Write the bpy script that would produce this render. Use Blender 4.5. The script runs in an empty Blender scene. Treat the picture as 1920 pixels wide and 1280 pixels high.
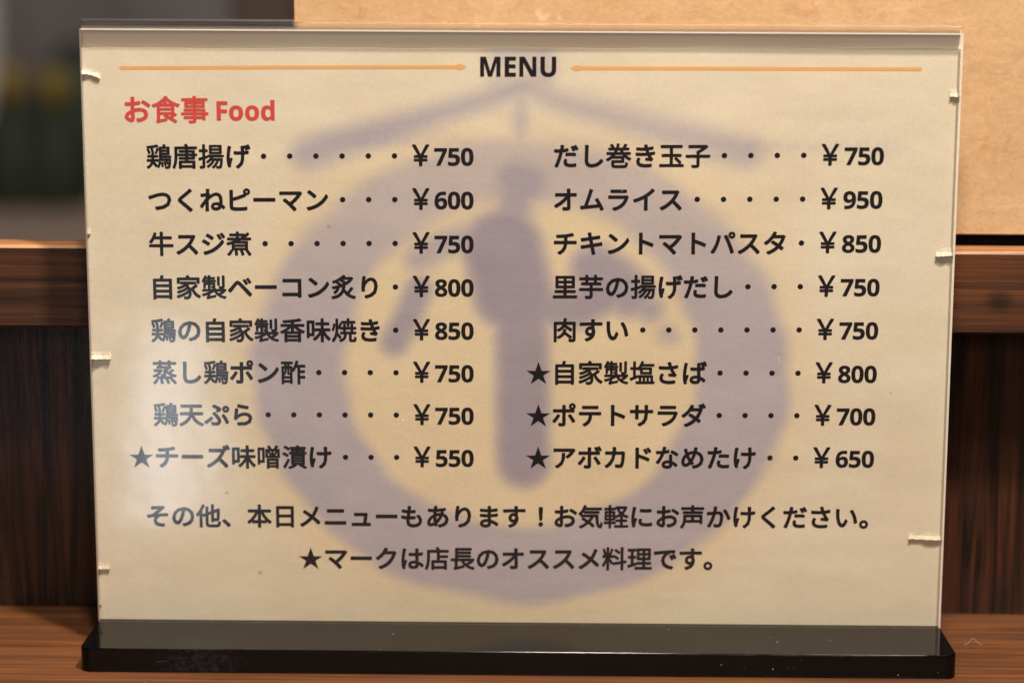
import bpy, bmesh, math, random
from mathutils import Matrix, Vector
S = bpy.context.scene
COL = S.collection
random.seed(4)

# ------------------------------------------------------------------ camera
cam_d = bpy.data.cameras.new("camera")
cam = bpy.data.objects.new("camera", cam_d)
COL.objects.link(cam)
Rt = Vector((0.99984591, 0.01738849, 0.00240857))
Up = Vector((-0.00710666, 0.27548424, 0.96127932))
Fw = Vector((-0.01605168, 0.96114831, -0.27556536))
P0 = Vector((0.0116424560, -0.8066083629, 0.3054171080))
cam.matrix_world = Matrix(((Rt.x, Up.x, -Fw.x, P0.x), (Rt.y, Up.y, -Fw.y, P0.y), (Rt.z, Up.z, -Fw.z, P0.z), (0, 0, 0, 1)))
cam_d.sensor_width = 36
cam_d.lens = 6402.8 / 1920 * 36
cam_d.clip_start = 0.01
cam_d.clip_end = 50
cam_d.dof.use_dof = True
cam_d.dof.focus_distance = (Vector((0, 0, 0.078)) - P0).dot(Fw)
cam_d.dof.aperture_fstop = 8.0
S.camera = cam

# ------------------------------------------------------------------ world, lamps, exposure
W = bpy.data.worlds.new("World"); S.world = W; W.use_nodes = True
bg = W.node_tree.nodes["Background"]
bg.inputs[0].default_value = (1.0, 0.78, 0.58, 1); bg.inputs[1].default_value = 0.035


def area(name, loc, target, power, sx, sy, color):
    d = bpy.data.lights.new(name, 'AREA'); d.shape = 'RECTANGLE'; d.size = sx; d.size_y = sy
    d.energy = power; d.color = color
    o = bpy.data.objects.new(name, d); COL.objects.link(o); o.location = loc
    o.rotation_euler = (Vector(target) - Vector(loc)).to_track_quat('-Z', 'Y').to_euler()
    return o


WARM = (1.0, 0.87, 0.72)
area("ceiling_spot", (0.19, -0.28, 0.95), (0, 0, 0.06), 22.0, 0.05, 0.05, WARM)
area("ceiling_spot", (0.02, -0.40, 1.02), (0, 0, 0.06), 8.0, 0.07, 0.07, WARM)
area("ceiling_spot", (-0.26, 0.135, 1.0), (-0.1, 0.0, 0.0), 4.5, 0.05, 0.05, WARM)
area("front_fill", (-0.10, -1.35, 0.80), (0, 0, 0.07), 4.8, 0.7, 0.35, WARM)  # unseen soft fill, added in front to brighten the sheet
area("glare_light", (-0.130, -0.35, -0.060), (-0.0875, 0, 0.05), 0.055, 0.014, 0.072, (0.80, 0.88, 1.0))  # unseen light below the counter top, added for the glare on the front sheet
area("kitchen_lamp", (-0.35, 0.55, 0.75), (-0.25, 1.15, -0.1), 0.6, 0.25, 0.12, (1.0, 0.93, 0.88))

S.view_settings.view_transform = 'Standard'
S.view_settings.look = 'None'
S.view_settings.exposure = 0
S.view_settings.gamma = 1
S.view_settings.use_curve_mapping = False
S.cycles.use_denoising = True
S.cycles.max_bounces = 12
S.cycles.transparent_max_bounces = 24
S.cycles.transmission_bounces = 12
S.cycles.caustics_reflective = False
S.cycles.caustics_refractive = False
S.cycles.filter_width = 1.5


# ------------------------------------------------------------------ material helpers
def new_mat(name):
    m = bpy.data.materials.new(name); m.use_nodes = True
    nt = m.node_tree
    return m, nt, nt.nodes["Principled BSDF"], nt.nodes["Material Output"]


def N(nt, t, **kw):
    n = nt.nodes.new(t)
    for k, v in kw.items():
        setattr(n, k, v)
    return n


def coords(nt, scale=(1, 1, 1), loc=(0, 0, 0), rot=(0, 0, 0)):
    tc = N(nt, 'ShaderNodeTexCoord'); mp = N(nt, 'ShaderNodeMapping')
    mp.inputs['Scale'].default_value = scale; mp.inputs['Location'].default_value = loc
    mp.inputs['Rotation'].default_value = rot
    nt.links.new(tc.outputs['Object'], mp.inputs['Vector'])
    return mp.outputs['Vector']


def noise(nt, vec, scale=1, detail=6, rough=0.55, dist=0.0):
    n = N(nt, 'ShaderNodeTexNoise')
    n.inputs['Scale'].default_value = scale; n.inputs['Detail'].default_value = detail
    n.inputs['Roughness'].default_value = rough; n.inputs['Distortion'].default_value = dist
    nt.links.new(vec, n.inputs['Vector'])
    return n.outputs['Fac']


def ramp(nt, fac, stops):
    r = N(nt, 'ShaderNodeValToRGB')
    els = r.color_ramp.elements
    while len(els) < len(stops):
        els.new(0.5)
    for e, (p, c) in zip(els, stops):
        e.position = p; e.color = (c[0], c[1], c[2], 1) if len(c) == 3 else c
    nt.links.new(fac, r.inputs['Fac'])
    return r.outputs['Color']


def mix(nt, fac, a, b, mode='MIX'):
    m = N(nt, 'ShaderNodeMix', data_type='RGBA', blend_type=mode)
    for sock, v in ((m.inputs['Factor'], fac), (m.inputs[6], a), (m.inputs[7], b)):
        if isinstance(v, (int, float)):
            sock.default_value = v
        elif isinstance(v, tuple):
            sock.default_value = (v[0], v[1], v[2], 1)
        else:
            nt.links.new(v, sock)
    return m.outputs[2]


def bump(nt, h, strength, dist=0.001):
    b = N(nt, 'ShaderNodeBump'); b.inputs['Strength'].default_value = strength; b.inputs['Distance'].default_value = dist
    nt.links.new(h, b.inputs['Height'])
    return b.outputs['Normal']


def g3(v):
    return (v, v, v)


def wood_mat(name, along, dark, light, rough=0.45, spec=0.5, fine=900, coarse=90, seed=(0, 0, 0), knots=None, spread=(0.33, 0.68), st=0.035):
    m, nt, p, out = new_mat(name)
    sc = [1, 1, 1]; sc[along] = st
    v1 = coords(nt, tuple(sc), seed)
    n1 = noise(nt, v1, coarse, 5, 0.6, 1.2)
    n2 = noise(nt, v1, fine, 4, 0.7, 0.4)
    v2 = coords(nt, (1, 1, 1), seed)
    n3 = noise(nt, v2, 22, 3, 0.5)
    c1 = ramp(nt, n1, [(spread[0], dark), (spread[1], light)])
    c2 = ramp(nt, n2, [(0.30, g3(0.45)), (0.55, g3(1.0))])
    c = mix(nt, 0.75, c1, c2, 'MULTIPLY')
    c3 = ramp(nt, n3, [(0.3, g3(0.72)), (0.7, g3(1.15))])
    c = mix(nt, 0.8, c, c3, 'MULTIPLY')
    if knots:
        for (kx, ky, kz, r) in knots:
            gm = N(nt, 'ShaderNodeTexGradient', gradient_type='SPHERICAL')
            vv = coords(nt, (1 / r, 1 / r, 1 / (r * 0.8)), (-kx / r, -ky / r, -kz / (r * 0.8)))
            nt.links.new(vv, gm.inputs['Vector'])
            f = ramp(nt, gm.outputs['Fac'], [(0.0, g3(1.0)), (0.65, g3(0.35))])
            c = mix(nt, 1.0, c, f, 'MULTIPLY')
    nt.links.new(c, p.inputs['Base Color'])
    rr = ramp(nt, n2, [(0.3, g3(rough + 0.15)), (0.7, g3(rough - 0.05))])
    nt.links.new(rr, p.inputs['Roughness'])
    p.inputs['Specular IOR Level'].default_value = spec
    nt.links.new(bump(nt, n2, 0.35, 0.0006), p.inputs['Normal'])
    return m


M = {}
M['counter'] = wood_mat('varnished_counter_wood', 0, (0.044, 0.0145, 0.0045), (0.140, 0.050, 0.015), 0.36, 0.5, 1300, 480, st=0.022)
M['wall'] = wood_mat('dark_stained_wood', 2, (0.004, 0.0015, 0.0012), (0.085, 0.027, 0.012), 0.34, 0.5, 1300, 330, (0.3, 0, 0), spread=(0.42, 0.72))
M['ledge'] = wood_mat('brown_ledge_wood', 0, (0.023, 0.0074, 0.0027), (0.108, 0.037, 0.0125), 0.5, 0.4, 700, 170, (0.1, 0.2, 0.3),
                      knots=[(0.119, -0.015, 0.0085, 0.0045)])

M['arris'] = wood_mat('pale_ledge_wood', 0, (0.15, 0.060, 0.020), (0.36, 0.165, 0.060), 0.5, 0.4, 900, 300, (0.1, 0.2, 0.3))

# pale speckled board
m, nt, p, out = new_mat('speckled_board'); M['board'] = m
v = coords(nt)
n1 = noise(nt, v, 60, 5, 0.6)
base = ramp(nt, n1, [(0.3, (0.455, 0.285, 0.150)), (0.7, (0.505, 0.330, 0.185))])
n2 = noise(nt, v, 130, 3, 0.5, 0.6)
st = ramp(nt, n2, [(0.62, g3(0.0)), (0.80, g3(0.6))])
c = mix(nt, st, base, (0.38, 0.18, 0.062))
n3 = noise(nt, coords(nt, (1, 1, 1), (3, 1, 2)), 150, 2, 0.5)
st2 = ramp(nt, n3, [(0.70, g3(0.0)), (0.78, g3(0.7))])
c = mix(nt, st2, c, (0.64, 0.45, 0.28))
n4 = noise(nt, coords(nt, (1, 1, 1), (7, 1, 2)), 900, 3, 0.6)
c4 = ramp(nt, n4, [(0.3, g3(0.86)), (0.7, g3(1.08))])
c = mix(nt, 0.7, c, c4, 'MULTIPLY')
vo = N(nt, 'ShaderNodeTexVoronoi'); vo.inputs['Scale'].default_value = 48
nt.links.new(v, vo.inputs['Vector'])
dd = ramp(nt, vo.outputs['Distance'], [(0.035, g3(0.85)), (0.05, g3(0.0))])
c = mix(nt, dd, c, (0.20, 0.08, 0.03))
nt.links.new(c, p.inputs['Base Color'])
p.inputs['Roughness'].default_value = 0.72
nt.links.new(bump(nt, n2, 0.25, 0.001), p.inputs['Normal'])

# glossy black acrylic of the foot, with dust and hairline scratches
m, nt, p, out = new_mat('black_acrylic'); M['black'] = m
v = coords(nt)
vo = N(nt, 'ShaderNodeTexVoronoi'); vo.inputs['Scale'].default_value = 420
nt.links.new(coords(nt, (1, 1, 1)), vo.inputs['Vector'])
dots = ramp(nt, vo.outputs['Distance'], [(0.05, g3(0.8)), (0.10, g3(0.0))])
mask = ramp(nt, noise(nt, v, 210, 2, 0.5), [(0.60, g3(0.0)), (0.66, g3(1.0))])
dust = mix(nt, 1.0, dots, mask, 'MULTIPLY')
scr = noise(nt, coords(nt, (0.16, 1, 1), (1, 2, 0), (0, 0.35, 0.35)), 1500, 2, 0.5)
scr = ramp(nt, scr, [(0.70, g3(0.0)), (0.76, g3(1.0))])
gm = N(nt, 'ShaderNodeTexGradient', gradient_type='SPHERICAL')
nt.links.new(coords(nt, (1 / 0.013, 1 / 0.02, 1 / 0.006), (0.0785 / 0.013, 0.020 / 0.02, -0.002 / 0.006)), gm.inputs['Vector'])
sm = ramp(nt, gm.outputs['Fac'], [(0.0, g3(0.0)), (0.6, g3(1.0))])
scuff = mix(nt, 1.0, scr, sm, 'MULTIPLY')
hz = mix(nt, 1.0, sm, ramp(nt, noise(nt, v, 700, 4, 0.7), [(0.4, g3(0.0)), (0.7, g3(0.25))]), 'MULTIPLY')
c = mix(nt, dust, (0.0013, 0.0013, 0.0014), (0.40, 0.37, 0.33))
c = mix(nt, scuff, c, (0.14, 0.14, 0.17))
c = mix(nt, hz, c, (0.06, 0.06, 0.085))
nt.links.new(c, p.inputs['Base Color'])
p.inputs['Roughness'].default_value = 0.045
p.inputs['IOR'].default_value = 1.35
nt.links.new(bump(nt, noise(nt, v, 300, 3, 0.6), 0.02, 0.0004), p.inputs['Normal'])

# clear acrylic panel: clear transmission plus a dielectric reflection, slightly wavy and hazed
m = bpy.data.materials.new('clear_acrylic'); m.use_nodes = True; nt = m.node_tree; M['clear'] = m
nt.nodes.clear(); out = N(nt, 'ShaderNodeOutputMaterial')
tr = N(nt, 'ShaderNodeBsdfTransparent'); tr.inputs[0].default_value = (0.985, 0.985, 0.985, 1)
gl = N(nt, 'ShaderNodeBsdfGlossy'); gl.inputs['Roughness'].default_value = 0.15
fr = N(nt, 'ShaderNodeFresnel'); fr.inputs['IOR'].default_value = 1.45
h = noise(nt, coords(nt), 55, 2, 0.5)
nb = bump(nt, h, 0.12, 0.0012)
nt.links.new(nb, gl.inputs['Normal'])
mx = N(nt, 'ShaderNodeMixShader')
geo = N(nt, 'ShaderNodeNewGeometry')          # same reflectance from both sides: the sheet does not bend light
io = N(nt, 'ShaderNodeMapRange'); io.inputs['To Min'].default_value = 1.38; io.inputs['To Max'].default_value = 1 / 1.38
nt.links.new(geo.outputs['Backfacing'], io.inputs['Value']); nt.links.new(io.outputs['Result'], fr.inputs['IOR'])
nt.links.new(fr.outputs[0], mx.inputs[0]); nt.links.new(tr.outputs[0], mx.inputs[1]); nt.links.new(gl.outputs[0], mx.inputs[2])
# sparse dust on the face
df = N(nt, 'ShaderNodeBsdfDiffuse'); df.inputs[0].default_value = (0.75, 0.7, 0.62, 1)
vo = N(nt, 'ShaderNodeTexVoronoi'); vo.inputs['Scale'].default_value = 330
nt.links.new(coords(nt), vo.inputs['Vector'])
dots = ramp(nt, vo.outputs['Distance'], [(0.05, g3(1.0)), (0.10, g3(0.0))])
mask = ramp(nt, noise(nt, coords(nt, (1, 1, 1), (5, 0, 1)), 260, 1, 0.5), [(0.66, g3(0.0)), (0.70, g3(0.6))])
dust = mix(nt, 1.0, dots, mask, 'MULTIPLY')
mx2 = N(nt, 'ShaderNodeMixShader')
nt.links.new(dust, mx2.inputs[0]); nt.links.new(mx.outputs[0], mx2.inputs[1]); nt.links.new(df.outputs[0], mx2.inputs[2])
nt.links.new(mx2.outputs[0], out.inputs['Surface'])

# polished solid acrylic of the fold
m, nt, p, out = new_mat('acrylic_edge'); M['edge'] = m
p.inputs['Base Color'].default_value = (0.97, 0.97, 0.97, 1)
p.inputs['Transmission Weight'].default_value = 1.0
p.inputs['Roughness'].default_value = 0.015
p.inputs['IOR'].default_value = 1.49
tr = N(nt, 'ShaderNodeBsdfTransparent'); mx = N(nt, 'ShaderNodeMixShader'); mx.inputs[0].default_value = 0.62
nt.links.new(tr.outputs[0], mx.inputs[1]); nt.links.new(p.outputs[0], mx.inputs[2]); nt.links.new(mx.outputs[0], out.inputs['Surface'])

# cut (satin) side edges of the acrylic
m, nt, p, out = new_mat('satin_cut_edge'); M['satin'] = m
p.inputs['Base Color'].default_value = (0.80, 0.76, 0.70, 1)
p.inputs['Roughness'].default_value = 0.35
p.inputs['Transmission Weight'].default_value = 0.15

m, nt, p, out = new_mat('milky_tape'); M['tape'] = m
p.inputs['Base Color'].default_value = (0.63, 0.55, 0.43, 1)
p.inputs['Roughness'].default_value = 0.4
nt.links.new(bump(nt, noise(nt, coords(nt), 900, 2, 0.5), 0.5, 0.0004), p.inputs['Normal'])


def flat(name, col, rough=0.6, spec=0.3):
    m, nt, p, out = new_mat(name)
    p.inputs['Base Color'].default_value = (*col, 1)
    p.inputs['Roughness'].default_value = rough
    p.inputs['Specular IOR Level'].default_value = spec
    return m


def ink(name, col, vary):
    m, nt, p, out = new_mat(name)
    n = noise(nt, coords(nt), 2600, 3, 0.6)
    c = ramp(nt, n, [(0.35, tuple(x * (1 - vary) for x in col)), (0.7, tuple(x * (1 + vary) for x in col))])
    nt.links.new(c, p.inputs['Base Color'])
    p.inputs['Roughness'].default_value = 0.7
    p.inputs['Specular IOR Level'].default_value = 0.2
    return m


M['ink'] = ink('black_ink', (0.013, 0.0095, 0.014), 0.35)
M['red'] = ink('red_ink', (0.66, 0.080, 0.070), 0.10)
M['orange'] = ink('orange_ink', (0.83, 0.43, 0.15), 0.08)

# paper with the emblem showing through
m, nt, p, out = new_mat('printed_paper'); M['paper'] = m
v = coords(nt)
at = N(nt, 'ShaderNodeAttribute', attribute_name='emblem')
at2 = N(nt, 'ShaderNodeAttribute', attribute_name='emblem_dark')
at3 = N(nt, 'ShaderNodeAttribute', attribute_name='tint')
n1 = noise(nt, v, 28, 4, 0.55)
base = ramp(nt, n1, [(0.3, (0.765, 0.668, 0.505)), (0.7, (0.800, 0.725, 0.585))])
base = mix(nt, at3.outputs['Fac'], base, (0.770, 0.620, 0.400))
n2 = noise(nt, v, 45, 3, 0.55)
lil = ramp(nt, n2, [(0.3, (0.465, 0.415, 0.460)), (0.7, (0.510, 0.455, 0.490))])
c = mix(nt, at.outputs['Fac'], base, lil)
c = mix(nt, at2.outputs['Fac'], c, (0.345, 0.295, 0.355))
# fibre mottle and a few foxing specks
n3 = noise(nt, v, 1300, 5, 0.7)
c = mix(nt, 0.7, c, ramp(nt, n3, [(0.3, g3(0.90)), (0.7, g3(1.07))]), 'MULTIPLY')
n5 = noise(nt, coords(nt, (0.35, 1, 1)), 110, 4, 0.6)
c = mix(nt, 0.8, c, ramp(nt, n5, [(0.3, g3(0.93)), (0.7, g3(1.05))]), 'MULTIPLY')
vo = N(nt, 'ShaderNodeTexVoronoi'); vo.inputs['Scale'].default_value = 75
nt.links.new(v, vo.inputs['Vector'])
sp = ramp(nt, vo.outputs['Distance'], [(0.03, g3(0.55)), (0.055, g3(0.0))])
mk = ramp(nt, noise(nt, coords(nt, (1, 1, 1), (2, 0, 9)), 70, 1, 0.5), [(0.47, g3(0.0)), (0.55, g3(1.0))])
sp = mix(nt, 1.0, sp, mk, 'MULTIPLY')
c = mix(nt, sp, c, (0.34, 0.21, 0.10))
nt.links.new(c, p.inputs['Base Color'])
p.inputs['Roughness'].default_value = 0.75
p.inputs['Specular IOR Level'].default_value = 0.25
nt.links.new(bump(nt, noise(nt, v, 60, 4, 0.6), 0.12, 0.0015), p.inputs['Normal'])

m, nt, p, out = new_mat('backing_card'); M['backing'] = m
n1 = noise(nt, coords(nt, (0.4, 1, 1)), 50, 3, 0.5)
nt.links.new(ramp(nt, n1, [(0.3, (0.74, 0.61, 0.50)), (0.7, (0.78, 0.67, 0.57))]), p.inputs['Base Color'])
p.inputs['Roughness'].default_value = 0.7


# ------------------------------------------------------------------ mesh helpers
def tag(o, label=None, cat=None, group=None, kind=None):
    if label: o['label'] = label
    if cat: o['category'] = cat
    if group: o['group'] = group
    if kind: o['kind'] = kind
    return o


def obj(name, verts, faces, mat, parent=None, origin=None, smooth=False):
    """world-space verts -> one mesh object (origin given, or the parent's)"""
    og = Vector(parent.location) if parent is not None else Vector(origin if origin else (0, 0, 0))
    if parent is not None and parent.parent is not None:
        og = og + Vector(parent.parent.location)
    me = bpy.data.meshes.new(name)
    me.from_pydata([tuple(Vector(v) - og) for v in verts], [], faces)
    me.validate(); me.update()
    if smooth:
        me.polygons.foreach_set('use_smooth', [True] * len(me.polygons))
    mats = mat if isinstance(mat, (list, tuple)) else [mat]
    for mm_ in mats:
        me.materials.append(mm_)
    o = bpy.data.objects.new(name, me); COL.objects.link(o)
    if parent is not None:
        o.parent = parent
        if parent.type == 'MESH' and parent.parent is None:
            pass
    else:
        o.location = og
    return o


def empty(name, loc):
    o = bpy.data.objects.new(name, None); COL.objects.link(o); o.location = loc
    o.empty_display_size = 0.02
    return o


def box(x0, x1, y0, y1, z0, z1, bev=0.0, seg=2):
    bm = bmesh.new()
    bmesh.ops.create_cube(bm, size=1)
    for v_ in bm.verts:
        v_.co = Vector(((x0 + x1) / 2 + v_.co.x * (x1 - x0), (y0 + y1) / 2 + v_.co.y * (y1 - y0), (z0 + z1) / 2 + v_.co.z * (z1 - z0)))
    if bev:
        bmesh.ops.bevel(bm, geom=bm.edges[:], offset=bev, segments=seg, profile=0.5, affect='EDGES')
    bm.normal_update(); bm.verts.index_update()
    vs = [v_.co.copy() for v_ in bm.verts]; fs = [[v_.index for v_ in f.verts] for f in bm.faces]
    bm.free()
    return vs, fs


def lathe(prof, cx, cy, n=28):
    vs, fs = [], []
    for r, z in prof:
        for k in range(n):
            a = 2 * math.pi * k / n
            vs.append((cx + r * math.cos(a), cy + r * math.sin(a), z))
    for i in range(len(prof) - 1):
        for k in range(n):
            fs.append((i * n + k, i * n + (k + 1) % n, (i + 1) * n + (k + 1) % n, (i + 1) * n + k))
    fs.append(list(range(n))[::-1]); fs.append([(len(prof) - 1) * n + k for k in range(n)])
    return vs, fs


# ------------------------------------------------------------------ setting
ZC = -0.0062
vs, fs = box(-0.9, 0.9, -0.100, 0.0286, ZC - 0.03, ZC, 0.0015)
tag(obj('counter', vs, fs, M['counter'], origin=(0, 0, ZC)), 'orange brown varnished wood counter under the menu stand', 'counter', kind='structure')

vs, fs = box(-0.9, 0.9, 0.0286, 0.0440, ZC - 0.03, 0.0728, 0)
tag(obj('wood_wall', vs, fs, M['wall'], origin=(0, 0.036, ZC)), 'dark brown upright wood boarding behind the menu stand, below the ledge', 'wall')

pr = [(0.0136, 0.0736), (0.0142, 0.0730), (0.0440, 0.0730), (0.0440, 0.0840), (0.0200, 0.0840), (0.0196, 0.0942), (0.0143, 0.0942), (0.0136, 0.0935)]
vs = [(-0.9, y, z) for y, z in pr] + [(0.9, y, z) for y, z in pr]
fs = [(i, i + 8, (i + 1) % 8 + 8, (i + 1) % 8) for i in range(8)] + [tuple(range(8)), tuple(range(15, 7, -1))]
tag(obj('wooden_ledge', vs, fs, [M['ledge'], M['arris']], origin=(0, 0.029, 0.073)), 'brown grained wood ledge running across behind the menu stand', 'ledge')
for k in (5, 6):      # paler top and front arris
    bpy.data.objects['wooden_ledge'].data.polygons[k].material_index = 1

vs, fs = box(-0.0560, 0.62, 0.0206, 0.0248, 0.0966, 0.42, 0.0004)
pb = obj('speckled_panel', vs, fs, M['board'], origin=(0.28, 0.022, 0.0942))
tag(pb, 'tan speckled board standing above the wooden ledge behind the menu', 'panel')
vs, fs = box(-0.0556, 0.619, 0.0250, 0.0290, 0.0840, 0.1100)
obj('gap_shade', vs, fs, flat('shade_black', (0.006, 0.005, 0.005)), pb)  # black strip added to paint the gap under the board dark
for x_ in (-0.03, 0.58):     # small feet that carry the board clear of the ledge
    vs, fs = box(x_, x_ + 0.03, 0.0215, 0.0239, 0.0840, 0.0963)
    obj('foot', vs, fs, flat('black_foot', (0.01, 0.009, 0.008)), pb)

# ------------------------------------------------------------------ kitchen far behind (strongly out of focus)
m, nt, p, out = new_mat('worktop_brown'); M['worktop'] = m
nt.links.new(ramp(nt, noise(nt, coords(nt), 6, 3, 0.5), [(0.3, (0.12, 0.085, 0.07)), (0.7, (0.22, 0.17, 0.15))]), p.inputs['Base Color'])
p.inputs['Roughness'].default_value = 0.45
vs, fs = box(-1.2, 1.2, 0.55, 1.30, -0.20, -0.16, 0.004)
tag(obj('kitchen_worktop', vs, fs, M['worktop'], origin=(0, 0.92, -0.2)), 'blurred grey brown worktop in the kitchen beyond the ledge', 'worktop')
vs, fs = box(-1.2, 1.2, 0.60, 1.28, -0.72, -0.2005)
tag(obj('base_cabinet', vs, fs, flat('dark_cabinet', (0.05, 0.045, 0.045)), origin=(0, 0.94, -0.72)), 'dark cabinet under the blurred kitchen worktop', 'cabinet')
m, nt, p, out = new_mat('grey_tile'); M['tile'] = m
nt.links.new(ramp(nt, noise(nt, coords(nt, (1, 1, 0.4)), 9, 2, 0.5), [(0.35, (0.055, 0.050, 0.054)), (0.65, (0.14, 0.132, 0.148))]), p.inputs['Base Color'])
p.inputs['Roughness'].default_value = 0.4
vs, fs = box(-1.4, 1.4, 1.30, 1.34, -0.72, 1.1)
tag(obj('kitchen_wall', vs, fs, M['tile'], origin=(0, 1.32, -0.72)), 'blurred grey back wall of the kitchen beyond the ledge', 'wall')
vs, fs = box(-1.6, 1.6, 0.0445, 1.40, -0.76, -0.7205)
tag(obj('kitchen_floor', vs, fs, flat('floor_dark', (0.05, 0.045, 0.04)), origin=(0, 0.7, -0.72)), kind='structure')

vs, fs = box(-0.352, -0.318, 1.13, 1.19, -0.16, 0.06, 0.006)
tag(obj('steel_canister', vs, fs, flat('brushed_steel', (0.30, 0.30, 0.31), 0.35, 0.8), origin=(-0.335, 1.16, -0.16)),
    'blurred upright grey steel canister at the left edge of the kitchen', 'canister')
vs, fs = box(-0.150, -0.118, 0.80, 0.84, -0.16, 0.12, 0.003)
tag(obj('dark_post', vs, fs, flat('post_brown', (0.045, 0.030, 0.026)), origin=(-0.134, 0.82, -0.16)),
    'blurred dark brown post beside the left edge of the speckled board', 'post')
vs, fs = box(-0.300, -0.222, 1.14, 1.24, -0.16, -0.092, 0.006)
tag(obj('storage_box', vs, fs, flat('deep_green', (0.022, 0.034, 0.028)), origin=(-0.26, 1.19, -0.16)),
    'blurred dark green box on the kitchen worktop behind the yellow capped bottles', 'box')


def bottle(x, y, zt, label):
    root = tag(empty('sauce_bottle', (x, y, -0.16)), label, 'bottle', 'yellow capped bottles on the kitchen worktop')
    v_, f_ = lathe([(0.019, -0.16), (0.021, -0.156), (0.021, zt - 0.044), (0.014, zt - 0.032), (0.010, zt - 0.022)], x, y)
    obj('body', v_, f_, flat('bottle_green', (0.012, 0.018, 0.013), 0.7, 0.2), root, smooth=True)
    v_, f_ = lathe([(0.0085, zt - 0.0215), (0.009, zt - 0.003), (0.007, zt)], x, y)
    obj('cap', v_, f_, flat('yellow_cap', (0.13, 0.092, 0.022), 0.4), root, smooth=True)


bottle(-0.2815, 1.10, -0.082, 'blurred dark bottle with yellow cap, nearest the menu stand')
bottle(-0.3060, 1.10, -0.080, 'blurred dark bottle with yellow cap at the left picture edge')

# ------------------------------------------------------------------ menu stand
HW = 0.106
HZ = 0.1514
stand = tag(empty('menu_stand', (0, 0, ZC)), 'clear acrylic menu stand with folded top and glossy black foot on the counter', 'menu stand')

# foot: plan outline with rounded corners, bevelled top edge
plan = []


def arc(cx, cy, r, a0, a1, n=8):
    for k in range(n + 1):
        a = math.radians(a0 + (a1 - a0) * k / n)
        plan.append((cx + r * math.cos(a), cy + r * math.sin(a)))


arc(-0.1056, -0.0163, 0.0025, 180, 270); arc(0.1056, -0.0163, 0.0025, 270, 360)
arc(0.1015, 0.0165, 0.0025, 0, 90); arc(-0.1015, 0.0165, 0.0025, 90, 180)
bm = bmesh.new()
bot = [bm.verts.new((x, y, ZC)) for x, y in plan]
face = bm.faces.new(bot)
face.normal_update()
ex = bmesh.ops.extrude_face_region(bm, geom=[face])
top = [g for g in ex['geom'] if isinstance(g, bmesh.types.BMVert)]
for v_ in top:
    v_.co.z = 0.0
bm.faces.ensure_lookup_table()
te = [e for e in bm.edges if all(abs(v_.co.z) < 1e-7 for v_ in e.verts)]
be = [e for e in bm.edges if all(abs(v_.co.z - ZC) < 1e-7 for v_ in e.verts)]
bmesh.ops.bevel(bm, geom=te + be, offset=0.0004, segments=2, profile=0.5, affect='EDGES')
bmesh.ops.recalc_face_normals(bm, faces=bm.faces[:])
bm.verts.index_update()
vs = [v_.co.copy() for v_ in bm.verts]; fs = [[v_.index for v_ in f.verts] for f in bm.faces]; bm.free()
foot = obj('foot', vs, fs, M['black'], stand)


def panel(name, y0, y1):
    """acrylic sheet with chamfered satin side edges"""
    ch = 0.00045
    xs = [(-HW + ch, y0), (HW - ch, y0), (HW, y0 + ch), (HW, y1), (-HW, y1), (-HW, y0 + ch)]
    vs = [(x, y, 0.00004) for x, y in xs] + [(x, y, HZ) for x, y in xs]
    n = 6
    fs = [(i, (i + 1) % n, n + (i + 1) % n, n + i) for i in range(n)] + [tuple(range(n))[::-1], tuple(range(n, 2 * n))]
    o = obj(name, vs, fs, [M['clear'], M['satin']], stand)
    for i, pl in enumerate(o.data.polygons):
        pl.material_index = 1 if i in (1, 2, 4, 5) else 0
    return o


panel('front_sheet', 0.0, 0.0005)
panel('back_sheet', 0.0033, 0.0045)
# fold: solid polished bar that joins the two sheets
prof = []
for (cx, cz, a0, a1, r) in ((0.0007, HZ + 0.0011, 180, 90, 0.0007), (0.0038, HZ + 0.0011, 90, 0, 0.0007)):
    for k in range(6):
        a = math.radians(a0 + (a1 - a0) * k / 5)
        prof.append((cx + r * math.cos(a), cz + r * math.sin(a)))
prof = [(0.0, HZ + 0.0001)] + prof + [(0.0045, HZ + 0.0001)]
n = len(prof)
hx = HW - 0.0004
vs = [(-hx, y, z) for y, z in prof] + [(hx, y, z) for y, z in prof]
fs = [(i, (i + 1) % n, n + (i + 1) % n, n + i) for i in range(n)] + [tuple(range(n))[::-1], tuple(range(n, 2 * n))]
fold = obj('top_fold', vs, fs, M['edge'], stand)
vs, fs = box(-hx, hx, -0.00012, -0.00002, HZ - 0.00022, HZ + 0.00004)
obj('bend_highlight', vs, fs, M['satin'], stand)  # pale strip standing in for the highlight line below the fold


# ------------------------------------------------------------------ menu card
YP = 0.0017
card = tag(empty('menu_card', (0, YP, 0.0001)), 'yellowed printed menu sheet with faint purple emblem inside the clear stand', 'menu')
vs, fs = box(-0.1058, 0.1058, 0.0025, 0.0029, 0.0001, 0.1510)
obj('backing_card', vs, fs, M['backing'], card)

SL = 0.0060


def sm(e0, e1, x):
    t = min(1, max(0, (x - e0) / (e1 - e0)))
    return t * t * (3 - 2 * t)


def seg_d(px, pz, pts):
    best = 1e9
    for (ax, az), (bx, bz) in zip(pts[:-1], pts[1:]):
        dx, dz = bx - ax, bz - az
        L = dx * dx + dz * dz
        t = 0 if L == 0 else max(0, min(1, ((px - ax) * dx + (pz - az) * dz) / L))
        best = min(best, math.hypot(px - ax - t * dx, pz - az - t * dz))
    return best


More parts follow.
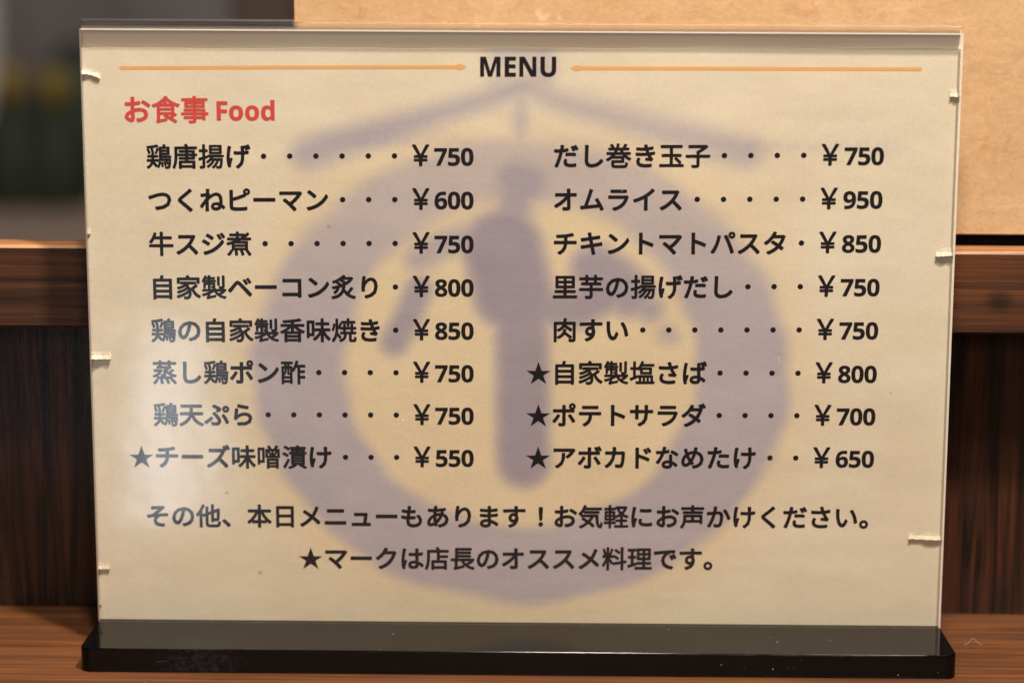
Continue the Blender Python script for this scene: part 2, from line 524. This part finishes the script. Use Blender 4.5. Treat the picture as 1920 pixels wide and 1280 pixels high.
STROKES = [  # points in mm on the sheet, half width, softness, strength in (light, dark)
    ([(1.2, 137.8), (-9.7, 133.9), (-27.8, 128.0), (-43.4, 123.4), (-51.8, 120.6)], -1, 3.4, 0.95, 0.10),
    ([(1.2, 137.8), (10.9, 133.4), (26.4, 129.2), (41.9, 125.1), (55.0, 121.4)], -1, 3.6, 0.82, 0.03),
    ([(-4.5, 144.6), (5, 144.6), (5, 137.5), (-4.5, 137.5)], 3.6, 3.4, 0.62, 0.0),
    ([(0.1, 136.6), (0.1, 122.8)], 1.9, 2.6, 0.7, 0.0),
    ([(-1.2, 115.0), (2.2, 113.6)], 4.4, 2.8, 1.0, 0.55),
    ([(-0.5, 113), (-1.9, 104), (-2.6, 96.7)], 4.4, 3.4, 1.0, 0.45),
    ([(-4.2, 97.2), (-1.6, 86.0)], 9.4, 3.2, 1.0, 0.85),
    ([(0.3, 90), (0.8, 65.5), (0.9, 46.0), (1.2, 42.5)], 6.2, 2.8, 1.0, 0.80),
    ([(-9.7, 100.8), (-18.9, 98.2), (-24.6, 94.6)], 3.4, 3.6, 0.9, 0.25),
    ([(-24.8, 86.5), (-27.9, 79.0), (-30.8, 73.2)], 3.2, 2.6, 1.0, 0.55),
    ([(3.4, 82.2), (13.8, 82.0), (20.4, 85.7)], 4.6, 3.2, 1.0, 0.70),
    ([(18.6, 92.4), (22.9, 89.6), (26.9, 86.2)], 5.8, 3.2, 1.0, 0.55),
    ([(27.2, 84.6), (32.2, 82.0)], 3.0, 2.8, 0.9, 0.35),
    ([(36.2, 76.0), (37.0, 75.6)], 2.4, 2.8, 0.75, 0.0),
]


def emblem(x, z):
    wob = 0.5 * math.sin(x * 0.21 + z * 0.13) + 0.4 * math.sin(z * 0.37 - x * 0.11)
    a = math.hypot((x - 0.5) / 66.4, (z - 65.0) / 59.4)
    b = math.hypot((x - 0.3) / 43.2, (z - 67.4) / 42.0)
    do = (1 - a) * 62 + wob
    di = (b - 1) * 42 + wob
    lower = sm(120, 70, z)
    s1 = 3.4 - 0.9 * lower
    ring = sm(-s1, s1, do) * sm(-s1, s1, di)
    ring *= 0.78 + 0.22 * lower
    li, dk = ring, 0.0
    for pts, w, soft, l, d in STROKES:
        ww = 2.5 + 1.2 * sm(8, 48, abs(x)) if w < 0 else w
        q = sm(soft, -soft, seg_d(x, z, pts) - ww)
        li = max(li, l * q) if l * q > li else li
        dk = max(dk, d * q)
    # ghost of the lettering on the sheet's other side
    gh = (math.exp(-((z - 131.0) / 1.6) ** 2) * 0.10 * sm(55, 60, x) * sm(90, 84, x)
          + math.exp(-((z - 123.3) / 2.2) ** 2) * 0.20 * sm(48, 60, abs(x)) * sm(97, 88, x) * sm(-60, -20, x)
          + math.exp(-((z - 124.0) / 1.8) ** 2) * 0.16 * sm(10, 14, -x) * sm(42, 36, -x))
    gh *= 1.1 + 0.7 * math.sin(x * 1.9) * math.sin(x * 0.7 + z * 0.9)
    li = min(1.0, li + gh)
    tint = sm(14, -4, (a - 1) * 62) * 0.55 + 0.22 * sm(40, 10, abs(x) - 40)
    tint *= sm(142, 120, z)
    return li, dk, min(1, tint)


def wave(x, z):
    return YP + 0.00012 * math.sin(x * 0.05) * math.sin(z * 0.04)


NX, NZ = 260, 184
vs, fs, LI, DK, TI = [], [], [], [], []
for j in range(NZ + 1):
    for i in range(NX + 1):
        x = -105.8 + 211.6 * i / NX
        z = 0.06 + (146.9 + SL * x - 0.06) * j / NZ
        if j == NZ:
            z += 0.12 * math.sin(i * 0.11) + 0.07 * math.sin(i * 0.31)
        vs.append((x / 1000, wave(x, z), z / 1000))
        l, d, t = emblem(x, z); LI.append(l); DK.append(d); TI.append(t)
for i in range(NX + 1):     # top edge of the paper, turned back
    x_, y_, z_ = vs[NZ * (NX + 1) + i]
    vs.append((x_, 0.0024, z_ + 0.00002)); LI.append(0.0); DK.append(0.0); TI.append(0.0)
for j in range(NZ + 1):
    for i in range(NX):
        a = j * (NX + 1) + i
        fs.append((a, a + 1, a + NX + 2, a + NX + 1))
sheet = obj('paper', vs, fs, M['paper'], card)
for nm, dat in (('emblem', LI), ('emblem_dark', DK), ('tint', TI)):
    at = sheet.data.attributes.new(nm, 'FLOAT', 'POINT'); at.data.foreach_set('value', dat)

def tab(x0, x1, z, hgt, out_, curve=0.0, slope=0.0):
    """little lifted torn flap of paper at the edge of the sheet"""
    k = 14
    vs, fs = [], []
    for i in range(k + 1):
        t = i / k
        x = x0 + (x1 - x0) * t
        side = t if x0 < 0 else 1 - t
        zz = z + slope * t - curve * side * side
        o_ = 0.62 * out_ * (1 - 0.25 * side) * (1 + 0.12 * math.sin(9 * t + z * 900))
        jz = 0.00018 * math.sin(23 * t + z * 4000) + 0.00009 * math.sin(51 * t)
        vs += [(x, YP - 0.00002, zz + hgt * 1.25), (x, YP - o_ * 0.35, zz + hgt * 0.6 + jz * 0.4), (x, YP - o_, zz + jz * 0.3), (x, YP - 0.00002, zz + 0.0002)]
    for i in range(k):
        for j in range(4):
            a = i * 4 + j; b = i * 4 + (j + 1) % 4
            fs.append((a, b, b + 4, a + 4))
    fs += [(3, 2, 1, 0), tuple(k * 4 + j for j in range(4))]
    o = obj('torn_flap', vs, fs, M['tape'], card)
    return o


tab(-0.1059, -0.1014, 0.1402, 0.0012, 0.0013, curve=0.0012)
tab(-0.1059, -0.1049, 0.1004, 0.0017, 0.0011)
tab(-0.1059, -0.1009, 0.0686, 0.0014, 0.0016)
tab(-0.1059, -0.1028, 0.0136, 0.0013, 0.0010)
tab(-0.1059, -0.1052, 0.0040, 0.0016, 0.0007)
tab(0.1034, 0.1059, 0.1358, 0.0014, 0.0012)
tab(0.1014, 0.1058, 0.0961, 0.0015, 0.0015, slope=0.0003)
tab(0.0973, 0.1058, 0.0233, 0.0016, 0.0013, slope=-0.0002)

# ------------------------------------------------------------------ lettering (Blender's own built-in font)
KANA_BOLD = 0.029
CACHE = {}


def glyph(ch, bold):
    key = ch
    if key in CACHE:
        return CACHE[key]
    cu = bpy.data.curves.new('glyph', 'FONT'); cu.body = ch; cu.size = 1; cu.resolution_u = 3
    o = bpy.data.objects.new('glyph', cu); COL.objects.link(o)
    dg = bpy.context.evaluated_depsgraph_get(); dg.update()
    me = bpy.data.meshes.new_from_object(o.evaluated_get(dg))
    vs = [(v_.co.x, v_.co.y) for v_ in me.vertices]; fs = [tuple(p_.vertices) for p_ in me.polygons]
    bpy.data.objects.remove(o); bpy.data.curves.remove(cu); bpy.data.meshes.remove(me)
    CACHE[key] = (vs, fs)
    return CACHE[key]


class Text:
    def __init__(s):
        s.v, s.f, s.k = [], [], 0

    def add(s, ch, ox, oz, sx, sz, bold=0.0, slope=SL):
        """place glyph origin at sheet point (ox, oz) in mm with scales in mm per em"""
        vs, fs = glyph(ch, bold)
        ring = [(0, 0)]
        if bold:     # heavier weight: the same outline struck several times round a small circle
            ring += [(bold * math.cos(k * math.pi / 4), bold * math.sin(k * math.pi / 4)) for k in range(8)]
        for k, (bx, bz) in enumerate(ring):
            b = len(s.v)
            for gx, gz in vs:
                x = ox + (gx + bx) * sx
                z = oz + (gz + bz) * sz + slope * x
                s.v.append((x / 1000, wave(x, z) - 0.00003 - 0.000002 * k, z / 1000))
            s.f += [tuple(b + i for i in f) for f in fs]

    def build(s, name, mat, label=None):
        o = obj(name, s.v, s.f, mat, card)
        if label: o['label'] = label
        return o


def cells(t, text, x0, pitch, zdot, em, slope=SL):
    """monospaced full-width text: cell k is centred on x0 + k*pitch, dots lie on zdot"""
    for k, ch in enumerate(text):
        cx = x0 + k * pitch
        if ch == '￥':
            w = em
            t.add(ch, cx - 0.5 * w, zdot - 2.40 - 0.02, w, em * 1.115, 0.022, slope)
        elif ch == '！':
            t.add(ch, cx - 0.5 * em + 1.9, zdot - 0.38 * em, em, em, KANA_BOLD, slope)
        elif ch == '・':
            t.add(ch, cx - 0.5 * em * 1.02, zdot - 0.38 * em * 1.02, em * 1.02, em * 1.02, 0.0, slope)
        elif ch == '★':
            t.add(ch, cx - 0.48 * em * 1.09, zdot - 0.40 * em * 1.09 - 0.02, em * 1.09, em * 1.09, 0.0, slope)
        else:
            kan = ord(ch) >= 0x4e00 and ord(ch) < 0xa000
            bold = (0.021 if ch in '鶏製噌漬蒸焼酢揚塩軽' else 0.024) if kan else KANA_BOLD
            t.add(ch, cx - 0.5 * em, zdot - 0.38 * em, em, em, bold, slope)


DIG = dict(zip('0123456789', '𝟬𝟭𝟮𝟯𝟰𝟱𝟲𝟳𝟴𝟵'))


def digits(t, s_, x0, zdot):
    for k, ch in enumerate(s_):
        t.add(DIG[ch], x0 + 3.22 * k, zdot - 2.38, 5.95, 5.95)


def word(t, chars, xl, xr, zbase, cap, slope=SL, gap=0.0):
    """bold Latin word fitted between xl and xr, capital height cap"""
    adv = {'𝗠': .943, '𝗘': .560, '𝗡': .813, '𝗨': .756, '𝗙': .525, '𝗼': .619, '𝗱': .633}
    vs0 = glyph(chars[0], 0.0)[0]; vs1 = glyph(chars[-1], 0.0)[0]
    lead = min(v_[0] for v_ in vs0); last = max(v_[0] for v_ in vs1)
    span = sum(adv[c_] for c_ in chars[:-1]) + last - lead
    sx = (xr - xl) / span
    x = xl - lead * sx
    for c_ in chars:
        t.add(c_, x, zbase, sx, cap / 0.714, 0.010, slope)
        x += adv[c_] * sx


t = Text(); word(t, '𝗠𝗘𝗡𝗨', -9.64, 8.57, 140.05, 4.75); t.build('heading', M['ink'])

for (xa, xb, za, zb, tip) in ((-96.73, -13.0, 141.75, 142.08, 1), (11.97, 96.38, 142.28, 142.25, -1)):
    h = 0.43
    n = 60
    rv, rf = [], []
    for k in range(n + 1):
        f = k / n
        x = xa + (xb - xa) * f
        z = za + (zb - za) * f + (0.0045 * (x + 55) if tip > 0 else 0.003 * (x - 55))
        e = (xb - x) if tip > 0 else (x - xa)          # distance from the arrow tip
        hh = h if e > 1.5 else max(0.02, 0.82 * e / 1.5)
        for q in (-hh, hh):
            rv.append((x / 1000, wave(x, z + q) - 0.00003, (z + q) / 1000))
    for k in range(n):
        rf.append((2 * k, 2 * k + 2, 2 * k + 3, 2 * k + 1))
    obj('rule', rv, rf, M['orange'], card)

t = Text()
for k, ch in enumerate('お食事'):
    cx = -92.85 + 7.02 * k; em = 7.05
    t.add(ch, cx - 0.5 * em, 131.9 - 0.38 * em, em, em, 0.030 if ch == 'お' else 0.022)
word(t, '𝗙𝗼𝗼𝗱', -73.43, -59.48, 129.25, 4.65)
t.build('section_title', M['red'])

ROWZ = [120.47, 109.60, 98.60, 87.60, 76.62, 65.68, 54.74, 43.75]
LEFT = [(0, '鶏唐揚げ・・・・・・￥', '750'), (0, 'つくねピーマン・・・￥', '600'), (0, '牛スジ煮・・・・・・￥', '750'),
        (0, '自家製ベーコン炙り・￥', '800'), (0, '鶏の自家製香味焼き・￥', '850'), (0, '蒸し鶏ポン酢・・・・￥', '750'),
        (0, '鶏天ぷら・・・・・・￥', '750'), (-1, '★チーズ味噌漬け・・・￥', '550')]
RIGHT = [(0, 'だし巻き玉子・・・・￥', '750'), (0, 'オムライス・・・・・￥', '950'), (0, 'チキントマトパスタ・￥', '850'),
         (0, '里芋の揚げだし・・・￥', '750'), (0, '肉すい・・・・・・・￥', '750'), (-1, '★自家製塩さば・・・・￥', '800'),
         (-1, '★ポテトサラダ・・・・￥', '700'), (-1, '★アボカドなめたけ・・￥', '650')]
for rows, x0, pitch, dx in ((LEFT, -87.75, 6.362, -20.97), (RIGHT, 11.10, 6.398, 78.42)):
    for i, (k0, txt, num) in enumerate(rows):
        t = Text()
        sl = SL + (0.0020 if i < 5 else 0)
        cells(t, txt, x0 + k0 * pitch, pitch, ROWZ[i], 6.36, sl)
        for k, ch in enumerate(num):
            t.add(DIG[ch], dx + 3.22 * k, ROWZ[i] - 2.38, 5.95, 5.95, 0.010, sl)
        t.build('menu_line', M['ink'])

t = Text(); cells(t, 'その他、本日メニューもあります！お気軽にお声かけください。', -90.43, 6.371, 28.25, 6.36); t.build('note_line', M['ink'])
t = Text(); cells(t, '★マークは店長のオススメ料理です。', -52.26, 6.350, 17.15, 6.36); t.build('note_line', M['ink'])

# ------------------------------------------------------------------ lint on the counter
path = [(0.1128, 0.0046, ZC + 0.0001), (0.1140, 0.0051, ZC + 0.0007), (0.1150, 0.0055, ZC + 0.0017), (0.1159, 0.0052, ZC + 0.0008), (0.1172, 0.0046, ZC + 0.0001)]
vs, fs = [], []
for k, (x, y, z) in enumerate(path):
    r = 0.00007
    for q in range(6):
        a = q * math.pi / 3
        vs.append((x, y + r * math.cos(a), z + r * math.sin(a)))
for k in range(len(path) - 1):
    for q in range(6):
        fs.append((k * 6 + q, k * 6 + (q + 1) % 6, (k + 1) * 6 + (q + 1) % 6, (k + 1) * 6 + q))
fs += [tuple(range(6))[::-1], tuple(range(24, 30))]
tag(obj('lint_fibre', vs, fs, flat('pale_lint', (0.34, 0.21, 0.13)), origin=(0.115, 0.005, ZC)),
    'tiny pale bent fibre lying on the counter right of the black foot', 'lint')
